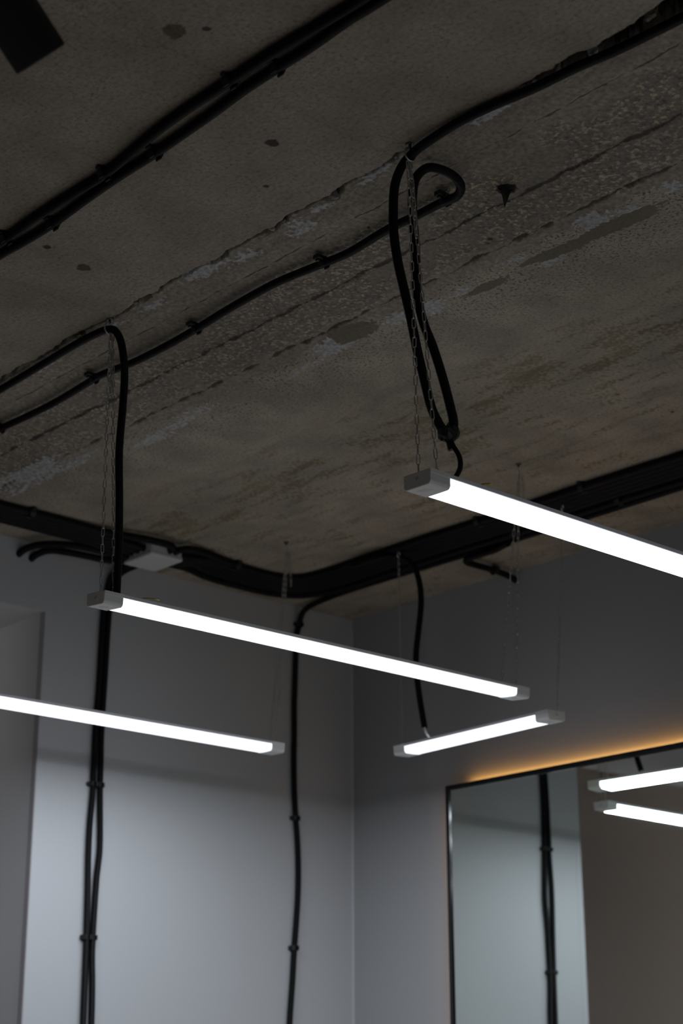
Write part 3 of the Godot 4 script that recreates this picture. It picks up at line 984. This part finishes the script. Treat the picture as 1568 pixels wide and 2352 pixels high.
	# the drop to the short lamp
	conduit("conduit that hangs from the corner bundle to the short crosswise lamp", [Vector3(3.17, 2.968, -3.45), Vector3(3.175, 2.970, -3.37), Vector3(3.190, 2.972, -3.320), Vector3(3.215, 2.962, -3.285), Vector3(3.226, 2.935, -3.258), Vector3(3.227, 2.881, -3.237), Vector3(3.217, 2.819, -3.222), Vector3(3.192, 2.727, -3.210), Vector3(3.175, 2.667, -3.202), Vector3(3.164, 2.614, -3.191), Vector3(3.156, 2.544, -3.174), Vector3(3.148, 2.450, -3.148)], 0.0085, 0.0038, 10)
	tag(put("power_cable", tube([Vector3(3.150, 2.47, -3.153), Vector3(3.147, 2.446, -3.146), Vector3(3.152, 2.435, -3.145), Vector3(3.165, 2.427, -3.145)], 0.003, 0.0, 8, 0.002), M.trim), "thin pale cable from the hanging conduit to the short crosswise lamp", "cable")
	# the pair on the left wall
	conduit("left of the two conduits running down the wall beside the recess", [Vector3(2.70, 2.972, -3.80), Vector3(2.700, 2.972, -3.87), Vector3(2.695, 2.966, -3.915), Vector3(2.685, 2.948, -3.937), Vector3(2.676, 2.90, -3.942), Vector3(2.668, 2.843, -3.942), Vector3(2.664, 2.641, -3.942), Vector3(2.659, 2.491, -3.942), Vector3(2.659, 2.413, -3.942), Vector3(2.658, 2.380, -3.942), Vector3(2.659, 2.333, -3.942), Vector3(2.654, 2.238, -3.942), Vector3(2.654, 2.159, -3.942), Vector3(2.657, 2.066, -3.942), Vector3(2.660, 1.944, -3.942), Vector3(2.661, 1.855, -3.942), Vector3(2.662, 1.723, -3.942), Vector3(2.665, 1.5, -3.942), Vector3(2.66, 1.1, -3.942)], 0.0086, 0.004, 10)
	conduit("right of the two conduits running down the wall beside the recess", [Vector3(2.722, 2.972, -3.80), Vector3(2.721, 2.972, -3.875), Vector3(2.715, 2.966, -3.915), Vector3(2.704, 2.948, -3.937), Vector3(2.695, 2.90, -3.942), Vector3(2.687, 2.843, -3.942), Vector3(2.682, 2.644, -3.942), Vector3(2.679, 2.494, -3.942), Vector3(2.681, 2.416, -3.942), Vector3(2.682, 2.351, -3.942), Vector3(2.687, 2.256, -3.942), Vector3(2.690, 2.178, -3.942), Vector3(2.684, 2.099, -3.942), Vector3(2.681, 2.007, -3.942), Vector3(2.680, 1.946, -3.942), Vector3(2.681, 1.886, -3.942), Vector3(2.685, 1.826, -3.942), Vector3(2.688, 1.723, -3.942), Vector3(2.69, 1.5, -3.942), Vector3(2.69, 1.1, -3.942)], 0.0086, 0.004, 10)
	var out := Vector3(0, 0, -1)
	clip("upper clip on the left conduit of the pair beside the recess", Vector3(2.6585, 2.352, -3.942), Vector3(0, 1, 0), out, 0.0086)
	clip("upper clip on the right conduit of the pair beside the recess", Vector3(2.682, 2.352, -3.942), Vector3(0, -1, 0), out, 0.0086)
	clip("lower clip on the left conduit of the pair beside the recess", Vector3(2.660, 1.944, -3.942), Vector3(0, 1, 0), out, 0.0086)
	clip("lower clip on the right conduit of the pair beside the recess", Vector3(2.680, 1.944, -3.942), Vector3(0, -1, 0), out, 0.0086)
	clip("clip on the single wall conduit, level with the mirror's top", Vector3(3.390, 2.337, -3.942), Vector3(0, 1, 0), out, 0.0092)
	clip("clip on the single wall conduit, low near the picture's bottom", Vector3(3.388, 1.958, -3.942), Vector3(0, 1, 0), out, 0.0092)
	clip("clip on the single wall conduit just under the ceiling", Vector3(3.399, 2.940, -3.942), Vector3(0, 1, 0), out, 0.0092)
	# clips of the bundles
	var k := 0
	for zz in [-2.98, -2.62, -2.20]:
		for x in [3.198, 3.3405]:
			var along := Vector3(0, 0, 1) if x > 3.3 else Vector3(0, 0, -1)
			var where: String = ["left of the large lamp", "where the large lamp crosses", "by the picture's right edge"][k / 2]
			clip("clip on the %s side of the mirror wall bundle, %s" % ["room" if x < 3.3 else "wall", where], Vector3(x, 2.989, zz), along, up, 0.0105)
			k += 1
	clip("clip on the left wall's ceiling bundle, near the picture's left edge", Vector3(2.27, 2.9878, -3.710), Vector3(1, 0, 0), up, 0.0105)
	clip("clip on the left wall's ceiling bundle, right of the junction box", Vector3(2.96, 2.9878, -3.712), Vector3(1, 0, 0), up, 0.0105)
	# the junction box
	var jb := thing("junction_box", "pale grey plastic junction box under the ceiling by the left wall", "junction box", Vector3(2.700, 3.0, -3.757))
	put("body", box(Vector3(-0.053, -0.038, -0.063), Vector3(0.053, 0.0, 0.063), 0.003), M.box, jb)
	put("lid", box(Vector3(-0.055, -0.050, -0.065), Vector3(0.055, -0.037, 0.065), 0.003), M.box, jb)
	for q in [Vector2(-0.046, -0.056), Vector2(0.046, -0.056), Vector2(-0.046, 0.056), Vector2(0.046, 0.056)]:
		var s := put("screw", lathe([Vector2(0, -0.0008), Vector2(0.0025, -0.0008), Vector2(0.003, 0.0), Vector2(0.0, 0.001)], 10), M.box, jb)
		s.position = Vector3(q.x, -0.050, q.y)


# ---------------------------------------------------------------- the mirror
func mirror() -> void:
	var z0 := -3.5125
	var z1 := -1.70
	var y0 := 0.55
	var y1 := 2.400
	var o := thing("wall_mirror", "large wall mirror in a thin black frame, lit warm from behind", "mirror", Vector3(WALL_X, y0, z0))
	var xf := -0.0395       # front of the frame, from the wall
	var xb := -0.020
	var h := y1 - y0
	var w := z1 - z0
	put("frame_bar", box(Vector3(xf, 0, 0), Vector3(xb, h, 0.016), 0.0015), M.frame, o)
	put("frame_bar", box(Vector3(xf, 0, w - 0.016), Vector3(xb, h, w), 0.0015), M.frame, o)
	put("frame_bar", box(Vector3(xf, h - 0.016, 0.016), Vector3(xb, h, w - 0.016), 0.0015), M.frame, o)
	put("frame_bar", box(Vector3(xf, 0, 0.016), Vector3(xb, 0.016, w - 0.016), 0.0015), M.frame, o)
	put("mirror_glass", box(Vector3(-0.035, 0.014, 0.014), Vector3(-0.030, h - 0.014, w - 0.014)), M.mirror, o)
	put("backing", box(Vector3(-0.0295, 0.03, 0.03), Vector3(0.0, h - 0.03, w - 0.03)), M.backing, o)
	put("led_strip", box(Vector3(-0.0200, h - 0.0175, 0.07), Vector3(-0.0180, h - 0.0085, w - 0.03)), M.led, o).set_meta("label", "warm orange light strip")
	put("led_strip", box(Vector3(-0.0200, 0.03, 0.0050), Vector3(-0.0180, h - 0.05, 0.0140)), M.led, o).set_meta("label", "warm orange light strip")
	for k in 2:
		var l := AreaLight3D.new()
		l.name = "glow_light"
		l.area_size = Vector2(w - 0.10, 0.008) if k == 0 else Vector2(h - 0.08, 0.008)
		l.area_normalize_energy = true
		l.light_color = Color(1.0, 0.74, 0.40)
		l.light_energy = [LED_L, LED_L * 0.35][k] * l.area_size.x * l.area_size.y / PI
		l.area_range = 6.0
		l.area_attenuation = 2.0
		l.shadow_enabled = true
		l.position = Vector3(-0.0176, h - 0.013, w / 2 + 0.02) if k == 0 else Vector3(-0.0176, h / 2 - 0.01, 0.0095)
		l.basis = Basis(Vector3(0, 0, 1), Vector3(0, 1, 0), Vector3(-1, 0, 0)) if k == 0 else Basis(Vector3(0, 1, 0), Vector3(0, 0, -1), Vector3(-1, 0, 0))
		o.add_child(l, true)

const LED_L := 42.0


# ---------------------------------------------------------------- the rest
func small_things() -> void:
	# the spotlight whose black head dips into the picture at top left
	var s := thing("spotlight", "black cylindrical spotlight head, out of focus in the top left corner", "spotlight", Vector3(0.876, 3.0, -1.606))
	var ax := Vector3(0.752, -0.656, -0.066).normalized()
	var tip := Vector3(0.963, 2.737, -1.614) - s.position
	var head := put("head", lathe([Vector2(0.0, -0.006), Vector2(0.030, -0.006), Vector2(0.032, 0.0), Vector2(0.0345, 0.0), Vector2(0.0358, -0.002), Vector2(0.0358, -0.16), Vector2(0.033, -0.166), Vector2(0.0, -0.166)], 36), M.black, s)
	var side := ax.cross(Vector3(0, 0, 1)).normalized()
	head.transform = Transform3D(Basis(side, ax, side.cross(ax)), tip)
	var mid := tip - ax * 0.115
	put("stem", tube([Vector3(mid.x, 0.0, mid.z), Vector3(mid.x, mid.y + 0.05, mid.z), mid + Vector3(0, 0.03, 0)], 0.007, 0.0, 10), M.black, s)
	put("canopy", lathe([Vector2(0.0, -0.022), Vector2(0.040, -0.022), Vector2(0.044, -0.018), Vector2(0.044, 0.0), Vector2(0.0, 0.0)], 30), M.black, s).position = Vector3(mid.x, 0, mid.z)
	# torn black foil hanging from the hole in the band
	var st := begin()
	var base := Vector3(1.978, 3.004, -1.759)
	for q in [[Vector3(-0.014, 0, 0.010), Vector3(-0.004, 0, -0.006), Vector3(-0.007, -0.034, 0.006)], [Vector3(-0.014, 0, 0.010), Vector3(-0.007, -0.034, 0.006), Vector3(-0.011, -0.022, 0.011)], [Vector3(0.002, 0, -0.010), Vector3(0.014, 0, 0.000), Vector3(0.011, -0.026, -0.012)], [Vector3(-0.013, 0, -0.006), Vector3(0.012, 0, 0.010), Vector3(0.002, -0.013, 0.0)], [Vector3(-0.012, -0.002, 0.008), Vector3(0.012, -0.002, -0.006), Vector3(-0.002, -0.014, 0.003)]]:
		var n: Vector3 = (q[1] - q[0]).cross(q[2] - q[0]).normalized() * 0.0012
		for sgn in [-1, 1]:
			tri(st, q[0] + n * sgn, q[1] + n * sgn, q[2] + n * sgn, n * sgn)
		for e in 3:
			var a: Vector3 = q[e]
			var b: Vector3 = q[(e + 1) % 3]
			quad(st, a - n, b - n, b + n, a + n, (a + b) / 2.0 - (q[0] + q[1] + q[2]) / 3.0)
	var f := put("foil_scrap", done(st), M.black)
	f.position = base
	tag(f, "torn black scrap hanging from the hole in the rough ceiling band", "scrap")
